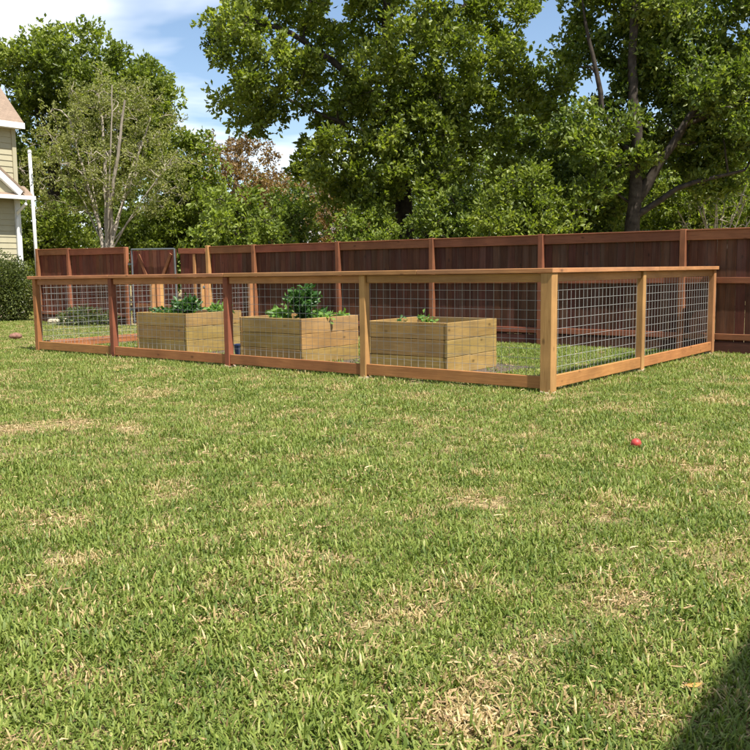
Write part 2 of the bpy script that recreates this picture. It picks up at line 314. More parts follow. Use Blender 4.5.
for k, a in (('dry', gd), ('sc', gs)): at = gme.attributes.new(k, 'FLOAT', 'POINT'); at.data.foreach_set('value', a.astype(np.float32))
at = gme.attributes.new('idx', 'INT', 'POINT'); at.data.foreach_set('value', gx.astype(np.int32))
go = tag(link('grass', gme, M['grass']), 'short green lawn grass with straw coloured blades', 'grass', kind='stuff')
ng = bpy.data.node_groups.new('grass_scatter', 'GeometryNodeTree'); ng.is_modifier = True
ng.interface.new_socket('Geometry', in_out='INPUT', socket_type='NodeSocketGeometry'); ng.interface.new_socket('Geometry', in_out='OUTPUT', socket_type='NodeSocketGeometry')
gi = ng.nodes.new('NodeGroupInput'); gout = ng.nodes.new('NodeGroupOutput'); iop = ng.nodes.new('GeometryNodeInstanceOnPoints'); ci = ng.nodes.new('GeometryNodeCollectionInfo')
ci.inputs['Collection'].default_value = tcol; ci.inputs['Separate Children'].default_value = True; ci.inputs['Reset Children'].default_value = True
ra = ng.nodes.new('FunctionNodeRandomValue'); ra.data_type = 'FLOAT_VECTOR'; ra.inputs[0].default_value = (-0.12, -0.12, 0); ra.inputs[1].default_value = (0.12, 0.12, 6.283)
na = ng.nodes.new('GeometryNodeInputNamedAttribute'); na.data_type = 'FLOAT'; na.inputs['Name'].default_value = 'sc'
iop.inputs['Pick Instance'].default_value = True
nx = ng.nodes.new('GeometryNodeInputNamedAttribute'); nx.data_type = 'INT'; nx.inputs['Name'].default_value = 'idx'; ng.links.new(nx.outputs[0], iop.inputs['Instance Index'])
GL = ng.links.new; GL(gi.outputs[0], iop.inputs['Points']); GL(ci.outputs[0], iop.inputs['Instance']); GL(ra.outputs[0], iop.inputs['Rotation']); GL(na.outputs[0], iop.inputs['Scale']); GL(iop.outputs[0], gout.inputs[0])
md = go.modifiers.new('scatter', 'NODES'); md.node_group = ng

# ================================================================== TALL WOOD FENCE (local X = -s, Y = t)
WT = 5.4
def copylink(o, parent, loc, rot=None):
    c = o.copy(); col.objects.link(c); c.parent = parent; c.location = loc
    if rot: c.rotation_euler = rot
    return c
wf = empty('wood_fence', PT(0, WT), ROT)
tag(wf, 'tall dark red brown stained wooden fence along the back of the yard', 'fence')
POST_S = [-4.2, -1.9, 0.475, 2.87, 5.085, 7.33, 9.68, 11.12, 14.065, 16.475, 17.89]
def ztop(s): return 1.85 + (0.012 * max(0, s - 10))
for s in POST_S:
    zt = ztop(s) + 0.015
    box('post', (-s, -0.056, zt / 2 - 0.1), (0.089, 0.089, zt + 0.2), M['tanz'] if abs(s - 11.12) < 0.1 else M['fpostz'], wf, (R(random.uniform(-.4, .4)), R(random.uniform(-.5, .5)), 0), 0.006)
for a, b in zip(POST_S[:-1], POST_S[1:]):
    if a == 11.12: continue
    L = b - a - 0.095; xm = -(a + b) / 2; zt = ztop((a + b) / 2)
    tilt = -math.atan2(ztop(a) - ztop(b), b - a) * 0
    box('top_rail', (xm, -0.035, zt - 0.085), (L, 0.05, 0.14), M['fpostx'], wf)
    box('cap_board', (xm, -0.028, zt - 0.004), (L, 0.095, 0.02), M['fpostx'], wf, (0, 0, 0), 0.003)
    box('middle_rail', (xm, -0.035, 1.09), (L, 0.038, 0.089), M['fpostx'], wf, (0, R(random.uniform(-.2, .2)), 0))
    box('bottom_rail', (xm, -0.035, 0.25), (L, 0.038, 0.089), M['fpostx'], wf, (0, R(random.uniform(-.2, .2)), 0))
    box('kickboard', (xm, -0.033, 0.09), (L, 0.03, 0.17), M['kick'], wf)
pk = [box_mesh(0.139, 0.017, 1.66, 0.003, 0.002) for _ in range(4)]; pkr = [m_.copy() for m_ in pk]
s = -4.15
while s < 17.86:
    if not 11.02 < s < 14.08:
        sm = s + 0.07
        link('picket', random.choice(pkr if s > 10 else pk), M['picketred'] if s > 10 else M['picket'], wf, (-sm, random.uniform(0.0, 0.004), 0.17 + 0.83 + random.uniform(-.006, .006)), (0, R(random.uniform(-.15, .15)), 0))
    s += 0.1425

# double gate in the tall fence
gt = empty('fence_gate', PT(12.58, WT), ROT); tag(gt, 'grey steel framed double wooden gate set in the tall fence', 'gate')
def gloc(s): return -(s - 12.45)
fr = MB()
for p, q in (((13.69, .06), (13.69, 1.86)), ((12.09, .06), (12.12, 1.84)), ((13.69, 1.85), (12.12, 1.83)), ((13.69, .12), (12.09, .12))):
    fr.tube([(gloc(p[0]), -0.075, p[1]), (gloc(q[0]), -0.075, q[1])], 0.02)
fr.build('steel_frame', M['steel'], gt)
s = 13.78
gb = [box_mesh(0.139, 0.017, 1.76, 0.003, 0.002) for _ in range(2)]
while s > 11.15:
    if abs(s - 12.04) > 0.06: link('board', random.choice(gb), M['picketred'], gt, (gloc(s), random.uniform(-.002, .002), 0.06 + 0.88), (0, R(random.uniform(-.2, .2)), 0))
    s -= 0.1425
for (a, b) in (((13.5, 1.72), (12.95, 0.75)), ((12.3, 1.72), (12.9, 0.75))):
    dx, dz = gloc(b[0]) - gloc(a[0]), b[1] - a[1]; L = math.hypot(dx, dz)
    box('brace', ((gloc(a[0]) + gloc(b[0])) / 2, -0.03, (a[1] + b[1]) / 2), (0.085, 0.035, L), M['fpostz'], gt, (0, math.atan2(dx, dz), 0))
box('rail', (gloc(12.9), -0.03, 0.5), (1.5, 0.035, 0.089), M['fpostx'], gt)
box('rail', (gloc(11.57), -0.03, 1.77), (0.92, 0.035, 0.12), M['fpostx'], gt, (0, R(1.2), 0)); box('rail', (gloc(11.57), -0.03, 0.5), (0.92, 0.035, 0.089), M['fpostx'], gt)
box('stile', (gloc(11.5), -0.026, 1.1), (0.08, 0.028, 1.2), M['tanz'], gt)
for z in (0.4, 1.5): box('hinge', (gloc(13.78), -0.05, z), (0.16, 0.045, 0.05), M['steel'], gt)

# ================================================================== GARDEN PEN FENCE
pf = empty('garden_fence', PT(0, 0), ROT); tag(pf, 'low cedar and wire mesh fence enclosing the raised vegetable beds', 'fence')
def capz(s): return 1.30 - 0.0048 * s
CT = 0.05
FS = [0.0, 2.44, 4.81, 7.36, 9.42]
fm = ['tanz', 'tanz', 'redpostz', 'redpostz', 'redz']
def footing(x, y, r=0.11):
    mb = MB(); n = 11; top = []; bot = []
    for i in range(n):
        th = 2 * math.pi * i / n; rr = r * random.uniform(0.8, 1.15); bot.append((x + rr * 1.15 * math.cos(th), y + rr * 1.15 * math.sin(th), -0.03)); top.append((x + rr * .8 * math.cos(th), y + rr * .8 * math.sin(th), random.uniform(0.010, 0.028)))
    mb.add(bot + top + [(x, y, 0.03)], [(i, (i + 1) % n, (i + 1) % n + n, i + n) for i in range(n)] + [(i + n, (i + 1) % n + n, 2 * n) for i in range(n)]); mb.build('concrete_footing', M['concrete'], pf)
for i, s in enumerate(FS):
    sz = 0.13 if i == 0 else 0.092; zt = capz(s) - CT - 0.001
    box('post', (-s, 0.0, zt / 2 - 0.08), (sz, sz, zt + 0.16), M[fm[i]], pf, (0, 0, R(random.uniform(-1, 1))), 0.006)
    footing(-s, -0.0, 0.10)
ST = [2.5, 5.27]
for i, t in enumerate(ST):
    zt = capz(0) - CT - 0.001
    box('post', (0, t, zt / 2 - 0.08), (0.092, 0.092, zt + 0.16), M['tanz'], pf, (0, 0, R(random.uniform(-1, 1))), 0.006); footing(0, t, 0.085)
LT = [2.40, 2.52, 3.72, 4.95]
for t in LT:
    zt = capz(9.42) - CT - 0.001
    box('post', (-9.42, t, zt / 2 - 0.08), (0.085, 0.085, zt + 0.16), M['tanz'], pf, bev=0.006)
# caps: boards lying on the posts, butt jointed
def cap_run(cuts, axis, fixed):
    for a, b in zip(cuts[:-1], cuts[1:]):
        L = abs(b - a) - 0.003
        if axis == 'x':
            o = box('cap_board', (-(a + b) / 2, fixed, capz((a + b) / 2) - CT / 2), (L, 0.155, CT), M['capx'], pf, (0, math.asin(0.0048) * -1, 0), 0.005)
        else: box('cap_board', (fixed, (a + b) / 2, capz(-fixed) - CT / 2), (0.155, L, CT), M['capy'], pf, (0, 0, 0), 0.005)
cap_run([-0.080, 1.62, 4.81, 7.36, 9.56], 'x', 0.0)
cap_run([0.082, 2.9, 5.335], 'y', 0.0)
cap_run([0.082, 2.56], 'y', -9.42); cap_run([3.68, 5.2], 'y', -9.42)
def wire_panel(parent, p0, p1, axis, fixed, z0, z1a, z1b, off):
    mb = MB(); r = 0.0019; n = int(round((p1 - p0) / 0.1016))
    sag = lambda u: 0.006 * math.sin(u * 2.3 + p0)
    def P(u, z, o): return (-u, fixed + o, z) if axis == 'x' else (fixed + o, u, z)
    for i in range(n + 1):
        u = p0 + (p1 - p0) * i / n; zt = z1a + (z1b - z1a) * i / n; mb.tube([P(u, z0, off), P(u + random.uniform(-.002, .002), zt, off)], r, 4)
    z = z0 + 0.05
    while z < max(z1a, z1b):
        mb.tube([P(p0 + (p1 - p0) * k / 4, z, off + 0.0040 + sag(p0 + (p1 - p0) * k / 4) * 0.0) for k in range(5)], r, 4); z += 0.1016
    return mb.build('wire_mesh', M['wire'], parent)
for a, b in zip(FS[:-1], FS[1:]):
    ga = 0.067 if a == 0 else 0.048; L = b - a - ga - 0.048; xm = -(a + ga + b - 0.048) / 2; za, zb = capz(a) - CT, capz(b) - CT; zm = (za + zb) / 2
    box('top_rail', (xm, 0.005, zm - 0.001 - 0.047), (L, 0.038, 0.089), M['capx'], pf, (0, -math.asin(0.0048), 0))
    box('bottom_rail', (xm, -0.012, 0.045 + 0.065), (L, 0.038, 0.13), M['redx'], pf, (0, R(random.uniform(-.15, .15)), 0))
    wire_panel(pf, a + ga + 0.01, b - 0.06, 'x', 0.0, 0.10, za - 0.05, zb - 0.05, 0.034)
yy = [0.067] + [v for t in ST for v in (t - 0.048, t + 0.048)]
for a, b in ((0.067, ST[0] - 0.048), (ST[0] + 0.048, ST[1] - 0.048)):
    zc = capz(0) - CT
    box('top_rail', (-0.005, (a + b) / 2, zc - 0.048), (0.038, b - a, 0.089), M['capy'], pf)
    box('bottom_rail', (0.012, (a + b) / 2, 0.045 + 0.065), (0.038, b - a, 0.13), M['redy'], pf, (R(random.uniform(-.15, .15)), 0, 0))
    wire_panel(pf, a + 0.01, b - 0.01, 'y', 0.0, 0.10, zc - 0.05, zc - 0.05, -0.034)
for a, b in ((0.048, 2.355), (3.765, 4.905)):
    zc = capz(9.42) - CT
    box('top_rail', (-9.42, (a + b) / 2, zc - 0.048), (0.038, b - a, 0.089), M['capy'], pf)
    box('bottom_rail', (-9.42, (a + b) / 2, 0.045 + 0.065), (0.038, b - a, 0.13), M['redy'], pf)
    wire_panel(pf, a + 0.01, b - 0.01, 'y', -9.42, 0.10, zc - 0.05, zc - 0.05, 0.034)
# small garden gate in the left side
g2 = empty('garden_gate', PT(9.42, 3.12), ROT); tag(g2, 'low cedar gate with wire mesh in the far side of the pen', 'gate')
for y in (-0.51, 0.51): box('stile', (0, y, 0.62), (0.038, 0.085, 1.12), M['tanz'], g2)
for z in (0.11, 1.13): box('rail', (0, 0, z), (0.038, 0.93, 0.089), M['redy'], g2)
wire_panel(g2, -0.46, 0.46, 'y', 0, 0.12, 1.12, 1.12, 0.024)
for z in (0.25, 1.0): box('hinge', (0.024, 0.555, z), (0.01, 0.1, 0.04), M['steel'], g2)

# ================================================================== RAISED BEDS
def raised_bed(i, s0, s1, t0, t1, label):
    cx, cy = (s0 + s1) / 2, (t0 + t1) / 2; e = empty('raised_bed', PT(cx, cy), ROT + R((0.8, -0.5, 1.0)[i])); tag(e, label, 'garden bed', 'raised beds inside the garden pen')
    hx, hy = (s1 - s0) / 2, (t1 - t0) / 2; bh = BED_H / 3; th = 0.038
    for k in range(3):
        z = 0.003 + bh * (k + .5)
        for sg in (-1, 1):
            box('board', (sg * (hx - th / 2), random.uniform(-.004, .004), z), (th, 2 * hy, bh - 0.005), M['bedy'], e, (0, R(random.uniform(-.3, .3)), 0), 0.004, 0.0012)
            box('board', (0, sg * (hy - th / 2 - 0.004), z), (2 * hx - 2 * th - 0.004, th, bh - 0.005), M['bedx'], e, (R(random.uniform(-.3, .3)), 0, 0), 0.004, 0.0012)
    for a in (-1, 1):
        for b in (-1, 1): box('corner_post', (a * (hx - th - 0.047), b * (hy - th - 0.052), (BED_H - 0.03) / 2), (0.085, 0.085, BED_H - 0.03), M['bedz'], e)
    n = 14; V = []; Fs = []
    for a in range(n + 1):
        for b in range(n + 1): V.append(((a / n * 2 - 1) * (hx - th - 0.003), (b / n * 2 - 1) * (hy - th - 0.006), BED_H - 0.085 + random.uniform(-.02, .02)))
    for a in range(n):
        for b in range(n): q = a * (n + 1) + b; Fs.append((q, q + n + 1, q + n + 2, q + 1))
    mb = MB(); mb.add(V, Fs); mb.build('soil', M['soil'], e)
raised_bed(0, *BEDS[0], 'nearest raised timber bed, almost bare of plants, beside the pen corner')
raised_bed(1, *BEDS[1], 'middle raised timber bed holding the tall bushy plant')
raised_bed(2, *BEDS[2], 'farthest raised timber bed, nearest the far end of the pen')

# ------------------------------------------------------------------ leaves
def leaf_arrays(P, D, L, Wd, rnd, fold=0.25):
    n = len(P); D = D / np.linalg.norm(D, axis=1, keepdims=True); rv = rng.normal(size=(n, 3)); S = np.cross(D, rv); S /= np.linalg.norm(S, axis=1, keepdims=True) + 1e-9; Nn = np.cross(S, D)
    L = L[:, None]; Wd = Wd[:, None]
    v = np.stack([P, P + D * L * 0.55 + S * Wd / 2 + Nn * Wd * fold, P + D * L - Nn * L * 0.12, P + D * L * 0.55 - S * Wd / 2 + Nn * Wd * fold], 1).reshape(-1, 3)
    b = np.arange(n)[:, None] * 4; f = np.concatenate([b + np.array([[0, 2, 1]]), b + np.array([[0, 3, 2]])], 1).reshape(-1, 3)
    return v, f, np.repeat(rnd, 4)
def leaf_object(name, P, D, L, Wd, rnd, mat, parent, loc=(0, 0, 0)):
    v, f, r = leaf_arrays(P, D, L, Wd, rnd); return link(name, arr_mesh(name, v, f, 3, {'rnd': r}), mat, parent, loc)
def unit(n): d = rng.normal(size=(n, 3)); return d / np.linalg.norm(d, axis=1, keepdims=True)

# ------------------------------------------------------------------ vegetables
def veg_plant(s, t, h, r, nstem, per, leaf, mat, name, label, group=None, top=0.0):
    base = PT(s, t, BED_H - 0.095); e = empty(name, base); tag(e, label, 'plant', group)
    st = MB(); P = []; D = []
    for k in range(nstem):
        a = random.uniform(0, 6.28); rr = r * random.uniform(0.2, 1.0); hh = h * random.uniform(0.65, 1.0) * (1 - 0.35 * rr / r)
        pts = [Vector((0.02 * math.cos(a), 0.02 * math.sin(a), -0.02)), Vector((rr * .45 * math.cos(a), rr * .45 * math.sin(a), hh * .6)), Vector((rr * math.cos(a), rr * math.sin(a), hh))]
        st.tube(pts, [0.007, 0.005, 0.003], 5)
        for j in range(per):
            u = random.uniform(top, 1.0); q = pts[0].lerp(pts[1], u * 2) if u < .5 else pts[1].lerp(pts[2], u * 2 - 1)
            P.append(q + Vector((random.gauss(0, .03), random.gauss(0, .03), random.gauss(0, .02)))); D.append((math.cos(a) * .5 + random.gauss(0, .7), math.sin(a) * .5 + random.gauss(0, .7), random.gauss(0.15, .5)))
    st.build('stem', M['veglight'], e); n = len(P); P = np.array([tuple(p) for p in P]); D = np.array(D)
    leaf_object('foliage', P, D, leaf * rng.uniform(.7, 1.3, n), leaf * rng.uniform(.4, .65, n), rng.random(n), mat, e)
G = 'vegetables growing in the raised beds'
veg_plant(4.36, 1.02, 0.70, 0.24, 20, 36, 0.085, M['veg'], 'tomato_plant', 'tall dark green bushy plant in the middle bed', G, 0.25)
veg_plant(4.72, 0.95, 0.26, 0.20, 12, 12, 0.10, M['veglight'], 'lettuce_plant', 'bright light green leafy plant left of the tall bushy plant', G, 0.3)
veg_plant(4.45, 1.45, 0.2, 0.2, 9, 10, 0.09, M['veg'], 'vegetable_plant', 'low dark leafy plant behind the tall bushy plant', G, 0.3)
veg_plant(4.15, 1.25, 0.18, 0.18, 9, 9, 0.085, M['veglight'], 'vegetable_plant', 'low pale green plant right of the tall bushy plant', G, 0.3)
veg_plant(4.16, 1.64, 0.16, 0.13, 7, 8, 0.08, M['veglight'], 'vegetable_plant', 'small pale green plant at the right rear of the middle bed', G, 0.3)
veg_plant(7.12, 1.3, 0.40, 0.27, 14, 17, 0.11, M['veg'], 'vegetable_plant', 'dark green bushy plant in the farthest bed', G, 0.3)
veg_plant(7.72, 1.3, 0.19, 0.26, 13, 10, 0.10, M['veg'], 'vegetable_plant', 'low spreading green plant at the left of the farthest bed', G, 0.3)
veg_plant(6.94, 1.75, 0.24, 0.18, 10, 11, 0.10, M['veglight'], 'vegetable_plant', 'light green plant at the right of the farthest bed', G, 0.3)
veg_plant(2.66, 0.98, 0.14, 0.09, 6, 7, 0.07, M['veg'], 'seedling', 'small seedling at the left of the nearest bed', G, 0.3)
veg_plant(2.38, 1.22, 0.17, 0.10, 7, 7, 0.075, M['veglight'], 'seedling', 'small seedling in the middle of the nearest bed', G, 0.3)

# ================================================================== SMALL THINGS
def lump(name, loc, r, mat, label, cat, sq=(1, 1, 1), jit=0.12, sub=3, sink=0.1):
    bm = bmesh.new(); bmesh.ops.create_icosphere(bm, subdivisions=sub, radius=r)
    ph = [random.uniform(0, 6) for _ in range(6)]
    for v in bm.verts:
        d = v.co.normalized(); k = 1 + jit * (math.sin(d.x * 4 + ph[0]) * math.sin(d.y * 4 + ph[1]) + 0.5 * math.sin(d.z * 7 + ph[2]) * math.sin(d.x * 8 + ph[3])); v.co = Vector((d.x * sq[0], d.y * sq[1], d.z * sq[2])) * r * k
    zmin = min(v.co.z for v in bm.verts)
    for v in bm.verts: v.co.z -= zmin + r * sq[2] * sink
    for f in bm.faces: f.smooth = True
    me = bpy.data.meshes.new(name); bm.to_mesh(me); bm.free(); return tag(link(name, me, mat, None, loc), label, cat)
lump('ball', ground(636, 448.5), 0.037, plain('red_rubber', (0.42, 0.05, 0.04), 0.5, 0, 0.12, 40), 'small faded red ball lying on the open lawn', 'ball', jit=0.015, sub=4, sink=0.0)
lump('stone', ground(16, 339.5), 0.13, plain('red_stone', (0.20, 0.10, 0.07), 0.85, 0, 0.35, 20), 'reddish brown stone on the lawn left of the garden pen', 'stone', (1.0, .7, .5))
lump('stone', PT(16.45, 4.95), 0.19, plain('cream_stone', (0.50, 0.43, 0.31), 0.85, 0, 0.15, 9), 'large cream limestone block at the foot of the tall fence', 'stone', (1.35, .6, .42), 0.2, 3)
def fallen_leaf(px, py, c, label, sz):
    p = ground(px, py, 0.03); V = []; n = 8
    outline = [(-1, 0), (-.5, .32), (0, .45), (.5, .3), (1, 0), (.5, -.3), (0, -.45), (-.5, -.32)]
    mb = MB(); a = random.uniform(0, 6)
    for k, z in ((0, 0), (1, 0.0015)):
        for (x, y) in outline: V.append((x * sz * math.cos(a) - y * sz * math.sin(a), x * sz * math.sin(a) + y * sz * math.cos(a), 0.25 * sz * (x * x + abs(y)) + z))
    mb.add(V, [tuple(range(7, -1, -1)), tuple(range(8, 16))] + [(i, (i + 1) % 8, (i + 1) % 8 + 8, i + 8) for i in range(8)])
    tag(mb.build('fallen_leaf', plain('dead_leaf_' + str(px), c, 0.6, 0, 0.2, 30), None, (p.x, p.y, 0.022)), label, 'leaf')
fallen_leaf(693, 684, (0.50, 0.25, 0.07), 'curled orange dead leaf on the grass by the lower right shadow', 0.03)
fallen_leaf(117, 370, (0.62, 0.55, 0.12), 'yellow leaf on the grass before the second post of the pen', 0.05)
# dark blue bucket between the beds
bk = empty('bucket', PT(5.62, 1.0, 0.006)); tag(bk, 'small dark blue bucket on the ground between two beds', 'bucket')
mb = MB(); prof = [(0.0, 0.0), (0.085, 0.0), (0.11, 0.19), (0.118, 0.19), (0.118, 0.2), (0.104, 0.2), (0.08, 0.01), (0.0, 0.01)]; k = 20
for r_, z_ in prof: mb.v += [(r_ * math.cos(2 * math.pi * j / k), r_ * math.sin(2 * math.pi * j / k), z_) for j in range(k)]
for i in range(len(prof) - 1): mb.f += [(i * k + j, i * k + (j + 1) % k, (i + 1) * k + (j + 1) % k, (i + 1) * k + j) for j in range(k)]
M['blue'] = plain('blue_plastic', (0.02, 0.03, 0.09), 0.4, 0, 0.1, 10); mb.build('pail', M['blue'], bk)
mb = MB(); mb.tube([(0.116 * math.cos(a), 0.03 + 0.03 * math.sin(a), 0.19 + 0.02 * math.sin(a)) for a in [math.pi * i / 10 for i in range(11)]], 0.003, 6); mb.build('handle', M['steel'], bk)

# ================================================================== TREES
def chain_tubes(chains, mat, parent, name='trunk'):
    V = []; Fc = []; off = 0
    for pts, rad in chains:
        pts = np.asarray(pts, float); n = len(pts)
        if n < 2: continue
        k = 9 if rad[0] > 0.12 else (6 if rad[0] > 0.03 else 4)
        d = np.gradient(pts, axis=0); d /= np.linalg.norm(d, axis=1, keepdims=True) + 1e-9
        ref = np.array([0.31, 0.95, 0.05]); a = np.cross(d, ref); a /= np.linalg.norm(a, axis=1, keepdims=True) + 1e-9; b = np.cross(d, a)
        th = np.arange(k) * 2 * math.pi / k
        wob = 1 + (0.12 * rng.normal(size=(n, k)) if rad[0] > 0.1 else 0)
        ring = pts[:, None] + (np.asarray(rad)[:, None] * wob if rad[0] > 0.1 else np.asarray(rad)[:, None] * np.ones((n, k)))[..., None] * (np.cos(th)[None, :, None] * a[:, None] + np.sin(th)[None, :, None] * b[:, None])
        V.append(ring.reshape(-1, 3)); i = np.arange(n - 1)[:, None] * k; j = np.arange(k)[None]
        q = np.stack([i + j, i + (j + 1) % k, i + k + (j + 1) % k, i + k + j], -1).reshape(-1, 4) + off; Fc.append(q); off += n * k
    me = arr_mesh(name, np.concatenate(V), np.concatenate(Fc), 4); me.polygons.foreach_set('use_smooth', [True] * len(me.polygons)); return link(name, me, mat, parent)
def tree(name, label, base, trunk, r0, crown, leafmat_, bark, nclump, rc, tufts, per, leaf, group='trees beyond the tall fence', limbs=(), seed=1, squash=0.8, rtop=0.35, shell=0.55, gaps=()):
    """trunk, limbs: polylines relative to the base; crown: ellipsoids (x,y,z,rx,ry,rz,weight) relative to the base"""
    global rng
    rng = np.random.default_rng(seed); e = empty(name, base); tag(e, label, 'tree', group)
    nodes = []; rads = []; chains = []
    def add_poly(pl, ra, rb, wig):
        pl = [np.array(p, float) for p in pl]; pts = []
        for a, b in zip(pl[:-1], pl[1:]):
            m = max(2, int(np.linalg.norm(b - a) / 0.35)); pts += [a + (b - a) * i / m for i in range(m)]
        pts.append(pl[-1]); pts = np.array(pts); n = len(pts)
        wv = np.cumsum(rng.normal(0, wig, (n, 3)), 0); wv -= np.linspace(0, 1, n)[:, None] * wv[-1]; pts = pts + wv * np.minimum(1, np.arange(n) / 4)[:, None]
        rr = ra + (rb - ra) * np.linspace(0, 1, n) ** 0.8
        chains.append((pts, rr)); nodes.extend(pts[2:]); rads.extend(rr[2:])
    tr = [tuple(p) for p in trunk]; add_poly(tr, r0, r0 * rtop, r0 * 0.10); pts, rr = chains[0]; rr[0] *= 1.35
    for lb, la in limbs: add_poly(lb, la, la * 0.35, la * 0.25)
    C = []; wts = np.array([c[6] for c in crown]); wts = wts / wts.sum(); tries = 0
    while len(C) < nclump and tries < nclump * 60:
        tries += 1; c = crown[rng.choice(len(crown), p=wts)]; d = unit(1)[0] * rng.random() ** (shell * 0.6); p = np.array(c[:3]) + d * np.array(c[3:6])
        if p[2] < 0.3: continue
        if C and np.min(np.linalg.norm(np.array(C) - p, axis=1)) < rc * 1.05: continue
        if any(np.linalg.norm(p - np.array(q[:3])) < q[3] for q in gaps): continue
        C.append(p)
    C = np.array(C); axis = np.array(nodes); order = np.argsort([np.min(np.linalg.norm(axis - p, axis=1)) for p in C])
    for i in order:
        p = C[i]; nd = np.array(nodes); dist = np.linalg.norm(nd - p, axis=1) + np.maximum(0, nd[:, 2] - p[2] + 0.2) * 1.2; j = int(np.argmin(dist)); a = nd[j]
        L = np.linalg.norm(p - a)
        if L < 0.12: continue
        m = max(3, int(L / 0.3)); u = np.linspace(0, 1, m + 1)[:, None]; bend = np.array([0, 0, 0.16 * L]) + rng.normal(0, 0.10 * L, 3)
        pts = a + (p - a) * u + bend * (4 * u * (1 - u)) ; pts[1:-1] += rng.normal(0, 0.03, pts[1:-1].shape)
        rs = min(rads[j] * 0.7, 0.018 + 0.02 * L); re = max(0.008, rs * 0.45); rr = rs + (re - rs) * u[:, 0]
        chains.append((pts, rr)); nodes.extend(pts[1:]); rads.extend(rr[1:])
    # leaves: tufts at the ends of twigs
    nT = len(C) * tufts; cc = np.repeat(C, tufts, 0); d = unit(nT); rad_ = rc * rng.random(nT) ** 0.5 * np.repeat(rng.uniform(0.65, 1.3, len(C)), tufts)
    T = cc + d * rad_[:, None] * np.array([1, 1, squash]); T[:, 2] = np.maximum(T[:, 2], 0.15)
    tw = rng.choice(nT, int(nT * 0.16), replace=False)
    for q in tw: chains.append((np.array([cc[q], (cc[q] + T[q]) / 2 + rng.normal(0, .03, 3), T[q]]), [0.010, 0.007, 0.004]))
    n = nT * per; P = np.repeat(T, per, 0) + rng.normal(0, leaf * 0.42, (n, 3)); D = 0.6 * np.repeat(d, per, 0) + unit(n) * 0.9 + np.array([0, 0, 0.25])
    clr = np.repeat(np.repeat(rng.normal(0, .11, len(C)), tufts), per); rnd = np.clip(rng.random(n) * 0.75 + 0.12 + clr + np.repeat(rng.normal(0, .07, nT), per), 0, 1)
    chain_tubes(chains, bark, e); leaf_object('crown', P, D, leaf * rng.uniform(.65, 1.3, n), leaf * rng.uniform(.42, .7, n), rnd, leafmat_, e)
    return e
def gbase(px, Y): p = at_depth(px, 300, Y); return Vector((p.x, p.y, -0.02))
def rel(base, px, py, Y): p = at_depth(px, py, Y); return (p.x - base.x, p.y - base.y, p.z + 0.02)

# big oak in the centre
b = gbase(397, 26)
tree('oak_tree', 'big spreading green oak with a thick dark trunk in the centre behind the tall fence', b,
     [(0, 0, -0.1), rel(b, 399, 240, 26), rel(b, 396, 150, 26), rel(b, 391, 60, 26), rel(b, 388, -60, 26), rel(b, 395, -150, 26)], 0.30,
     [(*rel(b, 402, 10, 26), 3.6, 3.2, 3.8, 2.4), (*rel(b, 270, 55, 25.5), 1.9, 1.8, 2.0, 0.75), (*rel(b, 500, 110, 25.5), 2.0, 2.0, 3.0, 1.1), (*rel(b, 235, 20, 26), 0.8, 1.2, 1.6, 0.30), (*rel(b, 250, 105, 25.3), 1.2, 1.0, 0.5, 0.2),
      (*rel(b, 370, 150, 25), 2.4, 1.8, 2.0, 0.9), (*rel(b, 410, 130, 24.6), 2.2, 0.9, 2.6, 1.0), (*rel(b, 420, -120, 26), 4.0, 3.5, 2.5, 0.8)],
     M['oak'], M['bark'], 300, 0.52, 24, 13, 0.15,
     limbs=[([rel(b, 396, 120, 26), rel(b, 345, 70, 25.6), rel(b, 290, 35, 25.5), rel(b, 240, 15, 25.5)], 0.14), ([rel(b, 398, 170, 26), rel(b, 440, 110, 26), rel(b, 490, 80, 26)], 0.13), ([rel(b, 392, 75, 26), rel(b, 440, 25, 26.4), rel(b, 500, -20, 26.4)], 0.12),
            ([rel(b, 396, 150, 26), rel(b, 340, 120, 25), rel(b, 280, 95, 25)], 0.09)], seed=3, gaps=[(*rel(b, 548, 40, 26), 0.75), (*rel(b, 548, 40, 24.5), 0.75), (*rel(b, 325, 60, 25), .5), (*rel(b, 470, 65, 25), .45), (*rel(b, 295, 135, 25), .7)])
